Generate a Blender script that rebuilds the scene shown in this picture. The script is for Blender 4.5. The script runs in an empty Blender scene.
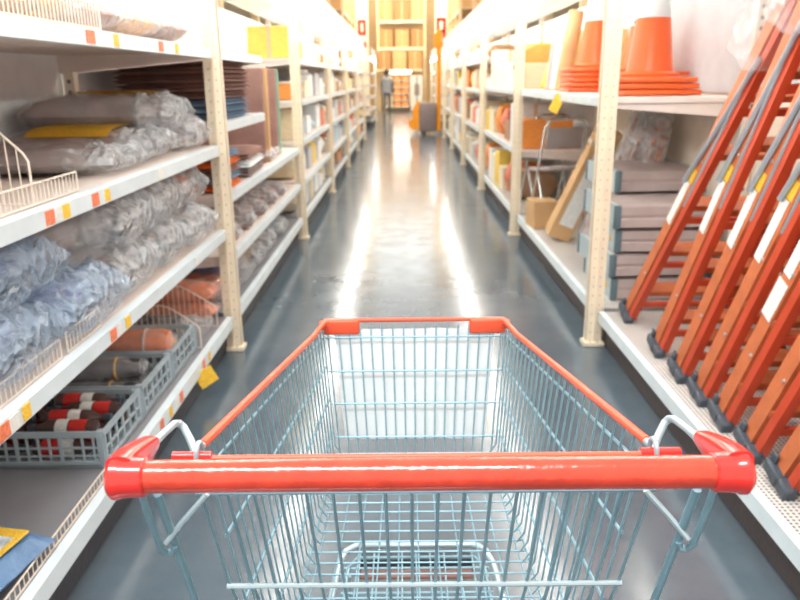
import bpy, bmesh, math, random
from mathutils import Vector, Matrix, noise
random.seed(7)
S = bpy.context.scene
C = S.collection
PI = math.pi

# ------------------------------------------------------------------ materials
def nmat(name, col, rough=.5, metal=0, var=.06, nscale=8, bump=0, bscale=60, coat=0, use_obj=False, emis=None, es=0, spec=.5):
    m = bpy.data.materials.new(name); m.use_nodes = True
    nt = m.node_tree; b = nt.nodes['Principled BSDF']
    b.inputs['Roughness'].default_value = rough; b.inputs['Metallic'].default_value = metal
    b.inputs['Coat Weight'].default_value = coat
    b.inputs['Specular IOR Level'].default_value = spec
    tc = nt.nodes.new('ShaderNodeTexCoord')
    n = nt.nodes.new('ShaderNodeTexNoise'); n.inputs['Scale'].default_value = nscale; n.inputs['Detail'].default_value = 4
    nt.links.new(tc.outputs['Object'], n.inputs['Vector'])
    mr = nt.nodes.new('ShaderNodeMapRange'); mr.inputs['From Min'].default_value = .3; mr.inputs['From Max'].default_value = .7
    mr.inputs['To Min'].default_value = 1 - var; mr.inputs['To Max'].default_value = 1 + var
    nt.links.new(n.outputs['Fac'], mr.inputs['Value'])
    vm = nt.nodes.new('ShaderNodeVectorMath'); vm.operation = 'SCALE'
    if use_obj:
        oi = nt.nodes.new('ShaderNodeObjectInfo'); nt.links.new(oi.outputs['Color'], vm.inputs[0])
    else:
        rgb = nt.nodes.new('ShaderNodeRGB'); rgb.outputs[0].default_value = (*col, 1)
        nt.links.new(rgb.outputs[0], vm.inputs[0])
    nt.links.new(mr.outputs[0], vm.inputs['Scale'])
    nt.links.new(vm.outputs[0], b.inputs['Base Color'])
    if bump:
        n2 = nt.nodes.new('ShaderNodeTexNoise'); n2.inputs['Scale'].default_value = bscale; n2.inputs['Detail'].default_value = 3
        nt.links.new(tc.outputs['Object'], n2.inputs['Vector'])
        bp = nt.nodes.new('ShaderNodeBump'); bp.inputs['Strength'].default_value = bump; bp.inputs['Distance'].default_value = .01
        nt.links.new(n2.outputs['Fac'], bp.inputs['Height']); nt.links.new(bp.outputs[0], b.inputs['Normal'])
    if emis:
        b.inputs['Emission Color'].default_value = (*emis, 1); b.inputs['Emission Strength'].default_value = es
    return m

def plastic_mat(name, tint=(.92,.93,.95), lo=.12, hi=.85, scale=9, bump=1.0):
    m = bpy.data.materials.new(name); m.use_nodes = True; nt = m.node_tree
    b = nt.nodes['Principled BSDF']; out = nt.nodes['Material Output']
    b.inputs['Base Color'].default_value = (*tint, 1); b.inputs['Roughness'].default_value = .09
    b.inputs['Specular IOR Level'].default_value = .8
    tr = nt.nodes.new('ShaderNodeBsdfTransparent'); mix = nt.nodes.new('ShaderNodeMixShader')
    tc = nt.nodes.new('ShaderNodeTexCoord')
    n = nt.nodes.new('ShaderNodeTexNoise'); n.inputs['Scale'].default_value = scale*.7; n.inputs['Detail'].default_value = 3
    nt.links.new(tc.outputs['Object'], n.inputs['Vector'])
    ad = nt.nodes.new('ShaderNodeMixRGB'); ad.inputs[0].default_value = .25
    nt.links.new(tc.outputs['Object'], ad.inputs[1]); nt.links.new(n.outputs['Color'], ad.inputs[2])
    mp = nt.nodes.new('ShaderNodeMapping'); mp.inputs['Scale'].default_value = (.7,1.6,1.2)
    nt.links.new(ad.outputs[0], mp.inputs['Vector'])
    v = nt.nodes.new('ShaderNodeTexVoronoi'); v.inputs['Scale'].default_value = scale*1.8; v.feature = 'F1'
    nt.links.new(mp.outputs[0], v.inputs['Vector'])
    v2 = nt.nodes.new('ShaderNodeTexVoronoi'); v2.inputs['Scale'].default_value = scale*5; v2.feature = 'F1'
    nt.links.new(mp.outputs[0], v2.inputs['Vector'])
    sm = nt.nodes.new('ShaderNodeMath'); sm.operation = 'MULTIPLY_ADD'; sm.inputs[1].default_value = .8
    nt.links.new(v2.outputs['Distance'], sm.inputs[0]); nt.links.new(v.outputs['Distance'], sm.inputs[2])
    mr = nt.nodes.new('ShaderNodeMapRange'); mr.inputs['From Min'].default_value = .15; mr.inputs['From Max'].default_value = 1.2
    mr.inputs['To Min'].default_value = lo; mr.inputs['To Max'].default_value = hi
    nt.links.new(sm.outputs[0], mr.inputs['Value'])
    bp = nt.nodes.new('ShaderNodeBump'); bp.inputs['Strength'].default_value = bump; bp.inputs['Distance'].default_value = .03
    nt.links.new(sm.outputs[0], bp.inputs['Height']); nt.links.new(bp.outputs[0], b.inputs['Normal'])
    nt.links.new(mr.outputs[0], mix.inputs[0]); nt.links.new(tr.outputs[0], mix.inputs[1]); nt.links.new(b.outputs[0], mix.inputs[2])
    nt.links.new(mix.outputs[0], out.inputs['Surface'])
    return m

def dot_mat(name, col, dark, sx, sy, r=.16, rough=.45, axes=('X','Z')):
    """painted steel with a regular punched hole pattern (object coordinates, metres)"""
    m = nmat(name, col, rough); nt = m.node_tree; b = nt.nodes['Principled BSDF']
    tc = nt.nodes.new('ShaderNodeTexCoord'); sp = nt.nodes.new('ShaderNodeSeparateXYZ'); nt.links.new(tc.outputs['Object'], sp.inputs[0])
    ds = []
    for ax, s in zip(axes, (sx, sy)):
        d = nt.nodes.new('ShaderNodeMath'); d.operation = 'DIVIDE'; d.inputs[1].default_value = s; nt.links.new(sp.outputs[ax], d.inputs[0])
        f = nt.nodes.new('ShaderNodeMath'); f.operation = 'FRACT'; nt.links.new(d.outputs[0], f.inputs[0])
        q = nt.nodes.new('ShaderNodeMath'); q.operation = 'SUBTRACT'; q.inputs[1].default_value = .5; nt.links.new(f.outputs[0], q.inputs[0])
        q2 = nt.nodes.new('ShaderNodeMath'); q2.operation = 'MULTIPLY'; q2.inputs[1].default_value = s; nt.links.new(q.outputs[0], q2.inputs[0])
        p = nt.nodes.new('ShaderNodeMath'); p.operation = 'POWER'; p.inputs[1].default_value = 2; nt.links.new(q2.outputs[0], p.inputs[0]); ds.append(p)
    ad = nt.nodes.new('ShaderNodeMath'); ad.operation = 'ADD'; nt.links.new(ds[0].outputs[0], ad.inputs[0]); nt.links.new(ds[1].outputs[0], ad.inputs[1])
    lt = nt.nodes.new('ShaderNodeMath'); lt.operation = 'LESS_THAN'; lt.inputs[1].default_value = r*r; nt.links.new(ad.outputs[0], lt.inputs[0])
    mx = nt.nodes.new('ShaderNodeMix'); mx.data_type = 'RGBA'
    src = b.inputs['Base Color'].links[0].from_socket
    nt.links.new(lt.outputs[0], mx.inputs['Factor']); nt.links.new(src, mx.inputs['A']); mx.inputs['B'].default_value = (*dark, 1)
    nt.links.new(mx.outputs['Result'], b.inputs['Base Color'])
    return m

M = {}
M['post'] = dot_mat('painted_upright_steel', (.86,.74,.56), (.30,.22,.15), .036, .05, .0032)
M['slot'] = dot_mat('slotted_rear_steel', (.80,.72,.60), (.12,.12,.13), .08, .05, .010)
M['shelf'] = nmat('shelf_paint', (.80,.70,.64), .5)
M['deck'] = nmat('grey_deck', (.27,.27,.29), .45)
M['perfdeck'] = dot_mat('perforated_deck', (.66,.62,.58), (.08,.09,.1), .016, .016, .0045, axes=('X','Y'))
M['lip'] = nmat('price_rail_white', (.70,.79,.83), .3)
M['cream'] = nmat('cream_wire', (.80,.70,.60), .4)
M['back'] = nmat('back_panel_white', (.90,.93,.95), .55)
M['backcool'] = nmat('back_panel_grey_white', (.56,.61,.64), .55)
M['backwarm'] = nmat('back_panel_cream', (.80,.70,.58), .55)
M['kick'] = nmat('plinth_dark', (.035,.035,.045), .5, bump=.2)
M['kickr'] = nmat('plinth_brown', (.06,.045,.045), .5, bump=.2)
M['led'] = nmat('led_tube', (1,1,1), .4, emis=(1,.96,.90), es=25)
M['fascia'] = nmat('fascia_panel', (.85,.88,.88), .4)
M['chrome'] = nmat('zinc_wire', (.23,.38,.45), .42, metal=.35, var=.1, nscale=30, bump=.1, spec=.35)
M['tube'] = nmat('zinc_tube', (.46,.57,.62), .32, metal=.45, var=.06)
M['red'] = nmat('red_handle_plastic', (.66,.05,.022), .2, var=.14, nscale=40, bump=.12, bscale=90, coat=.5)
M['redcap'] = nmat('red_cap_plastic', (.74,.025,.018), .22, var=.04, coat=.5)
M['redrail'] = nmat('red_rail_plastic', (.85,.10,.04), .35)
M['board'] = nmat('board_white', (.88,.93,.95), .5, var=.05, nscale=5)
M['tyre'] = nmat('caster_rubber', (.05,.05,.06), .6)
M['orange'] = nmat('orange_fibreglass', (.60,.165,.06), .38, var=.12, nscale=14, bump=.1)
M['orange_shade'] = nmat('orange_fibreglass_shaded', (.56,.065,.022), .4, var=.1)  # ladder orange deepened: shade on the rear rails put into the colour
M['foot'] = nmat('black_rubber_foot', (.05,.065,.085), .45, bump=.3)
M['alu'] = nmat('aluminium', (.50,.54,.58), .35, metal=.6)
M['label'] = nmat('paper_label', (.80,.80,.76), .5, var=.12, nscale=90)
M['ylabel'] = nmat('yellow_label', (.90,.55,.05), .5, var=.25, nscale=200)
M['rlabel'] = nmat('orange_red_label', (.85,.22,.10), .5, var=.25, nscale=120)
M['redlabel'] = nmat('bright_red_label', (.60,.03,.025), .4, var=.1, nscale=80)
M['cone'] = nmat('cone_orange', (.80,.12,.02), .35, var=.05)
M['band'] = nmat('reflective_band', (.70,.73,.75), .3)
M['step'] = nmat('step_aluminium', (.55,.64,.67), .4, metal=.3)
M['stepface'] = nmat('step_board', (.47,.39,.37), .6, var=.1)
M['stepcap'] = nmat('step_cap', (.12,.18,.21), .5)
M['crate'] = nmat('crate_plastic', (.36,.43,.47), .45)
M['grey_fabric'] = nmat('grey_tarpaulin', (.25,.185,.175), .5, var=.3, nscale=12, bump=.5, bscale=20)
M['blue_fabric'] = nmat('blue_tarpaulin', (.12,.15,.38), .45, var=.7, nscale=10, bump=.5, bscale=18)
M['orange_fabric'] = nmat('orange_tarpaulin', (.82,.20,.04), .45, var=.3, nscale=12, bump=.4, bscale=20)
M['black_bag'] = nmat('black_sheeting', (.06,.055,.06), .3, var=.3, bump=.6, bscale=22)
M['brown_cloth'] = nmat('brown_cloth', (.32,.18,.15), .8, var=.2, bump=.3)
M['blue_cloth'] = nmat('blue_cloth', (.20,.30,.42), .8, var=.2, bump=.3)
M['wrap'] = plastic_mat('clear_wrap', lo=.05, hi=.24, scale=4, bump=.6)
M['wrap2'] = plastic_mat('crinkled_wrap', (.80,.83,.86), .10, .55, 6)
M['wrapblue'] = plastic_mat('blue_tinted_wrap', (.58,.73,.90), .08, .50, 6)
M['card'] = nmat('cardboard', (.62,.38,.18), .75, var=.1, nscale=5)
M['cardp'] = nmat('carton_any', (1,1,1), .6, var=.08, use_obj=True)
M['tape'] = nmat('carton_tape', (.62,.46,.26), .3)
M['stackbody'] = nmat('truck_grey', (.25,.20,.20), .5)
M['stackor'] = nmat('truck_orange', (.95,.36,.01), .4)
M['rackbeam'] = nmat('rack_beam', (.78,.70,.52), .5)
M['rackpost'] = nmat('rack_post', (.78,.62,.38), .5)
M['darkcloth'] = nmat('dark_cloth', (.18,.18,.20), .8)
M['skin'] = nmat('skin', (.6,.4,.3), .6)
M['hair'] = nmat('hair', (.05,.035,.03), .6)
M['chromechair'] = nmat('chair_tube', (.7,.68,.66), .25, metal=.7)
M['greyseat'] = nmat('chair_pad', (.45,.40,.40), .6)
M['green'] = nmat('green_plastic', (.15,.42,.30), .5)
M['bottle'] = nmat('brown_bottle', (.09,.05,.045), .2, coat=.5)
M['yelsheet'] = nmat('amber_wrap', (.85,.48,.06), .4, var=.3, nscale=25)

# ------------------------------------------------------------------ mesh builder
class MB:
    def __init__(s): s.bm = bmesh.new()
    def box(s, c, d, rot=None, bev=0, seg=1):
        r = bmesh.ops.create_cube(s.bm, size=1)
        vs = r['verts']
        for v in vs: v.co = Vector((v.co.x*d[0], v.co.y*d[1], v.co.z*d[2]))
        if bev:
            es = list({e for v in vs for e in v.link_edges})
            r2 = bmesh.ops.bevel(s.bm, geom=es, offset=bev, segments=seg, affect='EDGES', profile=.5)
            vs = list({v for f in r2['faces'] for v in f.verts} | {v for v in vs if v.is_valid})
        for v in vs:
            if rot: v.co = rot @ v.co
            v.co += Vector(c)
        return s
    def prism(s, pts, axis, lo, hi):
        """outline pts (2D) extruded along axis between lo and hi"""
        def mk(p, h):
            if axis == 'x': return Vector((h, p[0], p[1]))
            if axis == 'y': return Vector((p[0], h, p[1]))
            return Vector((p[0], p[1], h))
        a = [s.bm.verts.new(mk(p, lo)) for p in pts]; b = [s.bm.verts.new(mk(p, hi)) for p in pts]
        s.bm.faces.new(a[::-1]); s.bm.faces.new(b)
        n = len(pts)
        for i in range(n): s.bm.faces.new((a[i], a[(i+1) % n], b[(i+1) % n], b[i]))
        return s
    def tube(s, pts, r, seg=8, closed=False, r2=None):
        pts = [Vector(p) for p in pts]; n = len(pts)
        rings = []; nrm = None
        for i, p in enumerate(pts):
            if closed: t = (pts[(i+1) % n] - pts[i-1])
            elif i == 0: t = pts[1]-pts[0]
            elif i == n-1: t = pts[-1]-pts[-2]
            else: t = (pts[i+1]-p).normalized() + (p-pts[i-1]).normalized()
            if t.length < 1e-9: t = Vector((0,0,1))
            t.normalize()
            if nrm is None: nrm = t.orthogonal().normalized()
            else:
                nrm = nrm - t*nrm.dot(t)
                if nrm.length < 1e-6: nrm = t.orthogonal()
                nrm.normalize()
            bn = t.cross(nrm)
            rr = r if r2 is None else r + (r2-r)*i/(n-1)
            rings.append([s.bm.verts.new(p + (nrm*math.cos(2*PI*k/seg) + bn*math.sin(2*PI*k/seg))*rr) for k in range(seg)])
        m = n if closed else n-1
        for i in range(m):
            a, b = rings[i], rings[(i+1) % n]
            for k in range(seg): s.bm.faces.new((a[k], a[(k+1) % seg], b[(k+1) % seg], b[k]))
        if not closed:
            s.bm.faces.new(rings[0][::-1]); s.bm.faces.new(rings[-1])
        return s
    def lathe(s, prof, seg=24, c=(0,0,0), axis='z', cap=True):
        rings = []
        for (r, h) in prof:
            ring = []
            for k in range(seg):
                a = 2*PI*k/seg; x, y = r*math.cos(a), r*math.sin(a)
                v = (x, y, h) if axis == 'z' else ((h, x, y) if axis == 'x' else (x, h, y))
                ring.append(s.bm.verts.new(Vector(v) + Vector(c)))
            rings.append(ring)
        for i in range(len(rings)-1):
            a, b = rings[i], rings[i+1]
            for k in range(seg): s.bm.faces.new((a[k], a[(k+1) % seg], b[(k+1) % seg], b[k]))
        if cap:
            s.bm.faces.new(rings[0][::-1]); s.bm.faces.new(rings[-1])
        return s
    def pillow(s, c, d, seed=0, amp=.04, n=14, tail=0, sq=3.5, freq=6):
        """soft bag: x length, y width, z height; rests with its bottom at c.z"""
        L, W, H = d; top = []; bot = []
        for i in range(n+1):
            u = -1 + 2*i/n; rt, rb = [], []
            for j in range(n+1):
                v = -1 + 2*j/n
                prof = (max(0, 1-abs(u)**sq)*max(0, 1-abs(v)**sq))**.42
                if tail and u > 1-tail: prof *= .75
                nz = noise.noise(Vector((u*L*freq+seed*3.1, v*W*freq, seed)))
                n2 = noise.noise(Vector((u*L*freq*2.6+seed, v*W*freq*2.6+9, seed+4)))
                x = u*L/2*(1+.03*noise.noise(Vector((v*3, seed, 1)))); y = v*W/2*(1+.08*noise.noise(Vector((u*3, seed, 2))))
                h = H*prof
                rt.append(s.bm.verts.new(Vector(c)+Vector((x, y, .5*H + .5*h + (nz*amp + n2*amp*.5)*min(1, prof*2)))))
                rb.append(s.bm.verts.new(Vector(c)+Vector((x, y, .5*H - .5*h*.98))))
            top.append(rt); bot.append(rb)
        for i in range(n):
            for j in range(n):
                s.bm.faces.new((top[i][j], top[i+1][j], top[i+1][j+1], top[i][j+1]))
                s.bm.faces.new((bot[i][j+1], bot[i+1][j+1], bot[i+1][j], bot[i][j]))
        bmesh.ops.remove_doubles(s.bm, verts=s.bm.verts[:], dist=1e-5)
        return s
    def build(s, name, mat, parent=None, smooth=True, loc=None):
        bmesh.ops.recalc_face_normals(s.bm, faces=s.bm.faces[:])
        me = bpy.data.meshes.new(name); s.bm.to_mesh(me); s.bm.free()
        if smooth:
            me.polygons.foreach_set('use_smooth', [True]*len(me.polygons))
            try: me.set_sharp_from_angle(angle=math.radians(38))
            except Exception: pass
        o = bpy.data.objects.new(name, me); C.objects.link(o)
        if mat: me.materials.append(mat)
        if parent: o.parent = parent
        if loc: o.location = loc
        return o

def tag(o, label=None, cat=None, group=None, kind=None):
    if label: o['label'] = label
    if cat: o['category'] = cat
    if group: o['group'] = group
    if kind: o['kind'] = kind
    return o
def thing(name, label, cat, loc=(0,0,0), rz=0, group=None):
    o = bpy.data.objects.new(name, None); C.objects.link(o); o.empty_display_size = .05
    o.location = loc; o.rotation_euler = (0,0,rz)
    return tag(o, label, cat, group)
def dup(o, parent=None):
    c = o.copy(); C.objects.link(c)
    if parent: c.parent = parent
    for ch in list(o.children): dup(ch, c)
    return c
ORD = ['first','second','third','fourth','fifth','sixth','seventh','eighth','ninth','tenth','eleventh','twelfth','thirteenth','fourteenth']

# ------------------------------------------------------------------ the setting
def floor_material():
    m = nmat('polished_concrete', (.2,.2,.2), .2); nt = m.node_tree; b = nt.nodes['Principled BSDF']
    tc = nt.nodes.new('ShaderNodeTexCoord')
    n = nt.nodes.new('ShaderNodeTexNoise'); n.inputs['Scale'].default_value = 1.3; n.inputs['Detail'].default_value = 8; n.inputs['Roughness'].default_value = .65
    nt.links.new(tc.outputs['Object'], n.inputs['Vector'])
    cr = nt.nodes.new('ShaderNodeValToRGB'); cr.color_ramp.elements[0].position = .3; cr.color_ramp.elements[1].position = .75
    cr.color_ramp.elements[0].color = (.055,.088,.115,1); cr.color_ramp.elements[1].color = (.125,.155,.18,1)
    nt.links.new(n.outputs['Fac'], cr.inputs[0]); nt.links.new(cr.outputs[0], b.inputs['Base Color'])
    n3 = nt.nodes.new('ShaderNodeTexNoise'); n3.inputs['Scale'].default_value = 5; n3.inputs['Detail'].default_value = 6
    nt.links.new(tc.outputs['Object'], n3.inputs['Vector'])
    mr = nt.nodes.new('ShaderNodeMapRange'); mr.inputs['From Min'].default_value = .3; mr.inputs['From Max'].default_value = .7
    mr.inputs['To Min'].default_value = .12; mr.inputs['To Max'].default_value = .22
    nt.links.new(n3.outputs['Fac'], mr.inputs['Value']); nt.links.new(mr.outputs[0], b.inputs['Roughness'])
    b.inputs['Specular IOR Level'].default_value = .9
    n4 = nt.nodes.new('ShaderNodeTexNoise'); n4.inputs['Scale'].default_value = 2.2; n4.inputs['Detail'].default_value = 2
    nt.links.new(tc.outputs['Object'], n4.inputs['Vector'])
    bp = nt.nodes.new('ShaderNodeBump'); bp.inputs['Strength'].default_value = .25; bp.inputs['Distance'].default_value = .01
    nt.links.new(n4.outputs['Fac'], bp.inputs['Height']); nt.links.new(bp.outputs[0], b.inputs['Normal'])
    return m
MB().box((0,17,-.05), (16,42,.1)).build('floor', floor_material(), smooth=False)['kind'] = 'structure'
wm = nmat('warehouse_wall', (.72,.50,.27), .8)
MB().box((0,37.5,4.75), (16,.2,9.5)).build('wall_back', wm, smooth=False)['kind'] = 'structure'
wd = bpy.data.objects.new('added_window_1', None); C.objects.link(wd); wd.location = (0,37.38,0); wd['kind'] = 'structure'  # glowing window added out of view to brighten the floor reflection
MB().box((0,0,7.1), (3,.02,4.2)).build('pane', nmat('added_glow', (.9,.95,1), .3, emis=(.88,.95,1), es=1.3), wd, smooth=False)
fm = MB()
for x in (-1.5,0,1.5): fm.box((x,-.03,7.1), (.10,.06,4.3))
for z in (4.98,7.1,9.2): fm.box((0,-.03,z), (3.1,.06,.10))
fm.build('added_window_frame', M['fascia'], wd, smooth=False)
MB().box((-7.9,17,3.0), (.2,41,6)).build('wall_left', wm, smooth=False)['kind'] = 'structure'
MB().box((7.9,17,3.0), (.2,41,6)).build('wall_right', wm, smooth=False)['kind'] = 'structure'

# ------------------------------------------------------------------ shelving bays
LIPX = {-1: .90, 1: 1.02}; POSTX = {-1: .905, 1: 1.0}; BACKX = {-1: 1.62, 1: 1.72}
def shelf_label_parts(parent, sgn, z, ys, lh):
    for (y, w, mk) in ys:
        MB().box((sgn*(LIPX[sgn]-.0095), y, z-lh*.5), (.003, w, lh*.72)).build('price_label', M[mk], parent, smooth=False)
def bay(sgn, y0, y1, heights, label, near=False, labels=None, warm=False, shortshelf=None):
    """shelving between y0 and y1; origin of parts in world space, root at the plinth"""
    root = thing('shelving_bay', label, 'shelving', (0,0,0), 0, 'shelving bays along the aisle')
    lx, bx = LIPX[sgn], BACKX[sgn]; L = y1-y0; ym = (y0+y1)/2
    mid = sgn*(lx+bx)/2; dep = bx-lx
    # plinth, base deck
    MB().box((sgn*(lx+.03+dep/2), ym, .07), (dep-.02, L-.01, .13)).build('plinth', M['kick'] if sgn < 0 else M['kickr'], root, smooth=False)
    d = MB().box((mid+sgn*.01, ym, .18), (dep-.03, L-.06, .03)).build('base_deck', M['perfdeck'] if sgn > 0 else M['deck'], root, smooth=False)
    r = MB().prism([(lx*sgn, .137), (sgn*(lx-.008), .139), (sgn*(lx-.008), .196), (sgn*(lx+.02), .200), (sgn*(lx+.02), .19), (sgn*lx, .187)], 'y', y0+.035, y1-.035).build('price_rail', M['lip'], d, smooth=False)
    if labels and 0 in labels: shelf_label_parts(d, sgn, .195, labels[0], .055)
    lh = .05
    for k, h in enumerate(heights):
        ya, yb = y0+.035, y1-.035
        if shortshelf and k in shortshelf: ya, yb = shortshelf[k]
        yc, ln = (ya+yb)/2, yb-ya
        s = MB().box((mid+sgn*.01, yc, h-.015), (dep-.03, ln, .03), bev=.003).build('shelf', M['shelf'], root, smooth=False)
        MB().prism([(sgn*lx, h-lh), (sgn*(lx-.008), h-lh+.002), (sgn*(lx-.008), h-.002), (sgn*(lx+.02), h+.003), (sgn*(lx+.02), h-.004), (sgn*lx, h-.006)], 'y', ya, yb).build('price_rail', M['lip'], s, smooth=False)
        for yy in (ya+.012, yb-.012):
            MB().prism([(sgn*(lx+.01), h-.032), (sgn*bx, h-.032), (sgn*bx, h-.11), (sgn*(lx+.01), h-.05)], 'y', yy-.002, yy+.002).build('bracket', M['shelf'], s, smooth=False)
        if labels and (k+1) in labels: shelf_label_parts(s, sgn, h, labels[k+1], lh)
    MB().box((sgn*(bx+.01), ym, 1.05), (.012, L-.02, 1.9)).build('back_panel', M['backwarm'] if warm else M['back'], root, smooth=False)
    if warm:
        MB().box((sgn*(bx-.003), ym, 1.62), (.012, L-.03, .68)).build('back_panel', M['backcool'], root, smooth=False)
    # uprights at the far end
    p = MB()
    px = POSTX[sgn]
    p.box((0, 0, 1.02), (.082, .012, 2.04)); p.box((-.038, .02, 1.02), (.006, .05, 2.04)); p.box((.038, .02, 1.02), (.006, .05, 2.04))
    p.box((0, -.01, 1.02), (.012, .012, 2.04))
    up = p.build('upright', M['post'], root, smooth=False, loc=(sgn*px, y1, 0))
    MB().box((0, .015, .012), (.11, .09, .024), bev=.004).build('foot_plate', M['post'], up, smooth=False)
    MB().box((.04,0,1.05), (.05,.05,2.0)).build('rear_upright', M['slot'], root, smooth=False, loc=(sgn*(bx-.035)-.04, y1, 0))
    # canopy with tube lights and fascia
    cn = MB().box((sgn*(px+.25), ym, 2.0), (.55, L-.01, .02)).box((sgn*(px+.02), ym, 1.97), (.05, L-.02, .05)).build('canopy', M['fascia'], root, smooth=False)
    MB().box((sgn*(px-.035), ym, 2.13), (.012, L-.03, .24), rot=Matrix.Rotation(sgn*.12, 3, 'Y')).build('fascia', M['fascia'], cn, smooth=False)
    MB().tube([(sgn*(px-.02), y0+.12, 1.91), (sgn*(px-.02), y1-.12, 1.91)], .018, 10).build('tube_light', M['led'], cn)
    return root

LY = [1.0, 3.70, 6.55, 9.40, 12.25, 15.10, 17.95]
lab1 = {0: [(2.47,.035,'rlabel'),(2.58,.03,'ylabel'),(2.72,.035,'rlabel'),(2.66,.04,'label'),(3.07,.035,'rlabel'),(3.17,.03,'ylabel')],
        1: [(1.49,.05,'rlabel'),(1.54,.045,'label'),(1.595,.035,'ylabel'),(2.145,.045,'rlabel'),(2.20,.03,'label'),(2.27,.04,'ylabel'),(3.1,.04,'label')],
        2: [(1.85,.045,'rlabel'),(1.90,.035,'label'),(1.945,.04,'ylabel'),(2.14,.045,'rlabel'),(2.23,.035,'ylabel'),(2.75,.08,'label')],
        3: [(1.68,.05,'ylabel'),(2.25,.06,'rlabel'),(2.45,.04,'ylabel'),(2.9,.05,'rlabel'),(3.1,.04,'ylabel')]}
bay(-1, LY[0], LY[1], (.655, 1.07, 1.52), 'nearest left shelving bay, loaded with plastic wrapped bags above grey crates', labels=lab1)
bay(-1, LY[1], LY[2], (.50, .81, 1.17, 1.52), 'second left shelving bay, folded cloths and tall brown boards on it', shortshelf={2: (3.75,4.95), 3: (3.75,4.95)})
RY = [.9, 3.72, 6.60, 9.50, 12.40, 15.30, 18.2]
bay(1, RY[0], RY[1], (), 'nearest right shelving bay with open deck full of orange stepladders', warm=True)
bay(1, RY[1], RY[2], (1.27,), 'second right shelving bay with traffic cones on its shelf', warm=True)
for i in range(2, 6):
    bay(-1, LY[i], LY[i+1], (.50,.85,1.2,1.55), f'{ORD[i]} left shelving bay counted from the trolley, white shelves of small goods')
    bay(1, RY[i], RY[i+1], (.72,1.22,1.6) if i > 2 else (.75,1.27), f'{ORD[i]} right shelving bay counted from the trolley, white shelves of mixed goods')
for s, nm in ((-1,'left'),(1,'right')):
    bay(s, 22.5, 26.0, (.5,.85,1.2,1.55), f'far {nm} shelving bay beyond the cross aisle')

# yellow tags hanging from rails
t = MB().box((0,0,0), (.004,.085,.080), bev=.0015).build('price_tag', M['ylabel'], None, smooth=False)
t.location = (-.872, 3.02, .125); t.rotation_euler = (math.radians(25),0,math.radians(-60)); tag(t, 'yellow price tag hanging from the bottom rail of the left shelf', 'price tag')
t = MB().box((0,0,0), (.004,.12,.07), bev=.0015).build('price_tag', M['ylabel'], None, smooth=False)
t.location = (.995, 4.95, 1.205); t.rotation_euler = (math.radians(-62),0,math.radians(50)); tag(t, 'yellow price tag hanging below the shelf with the traffic cones', 'price tag')

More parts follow.
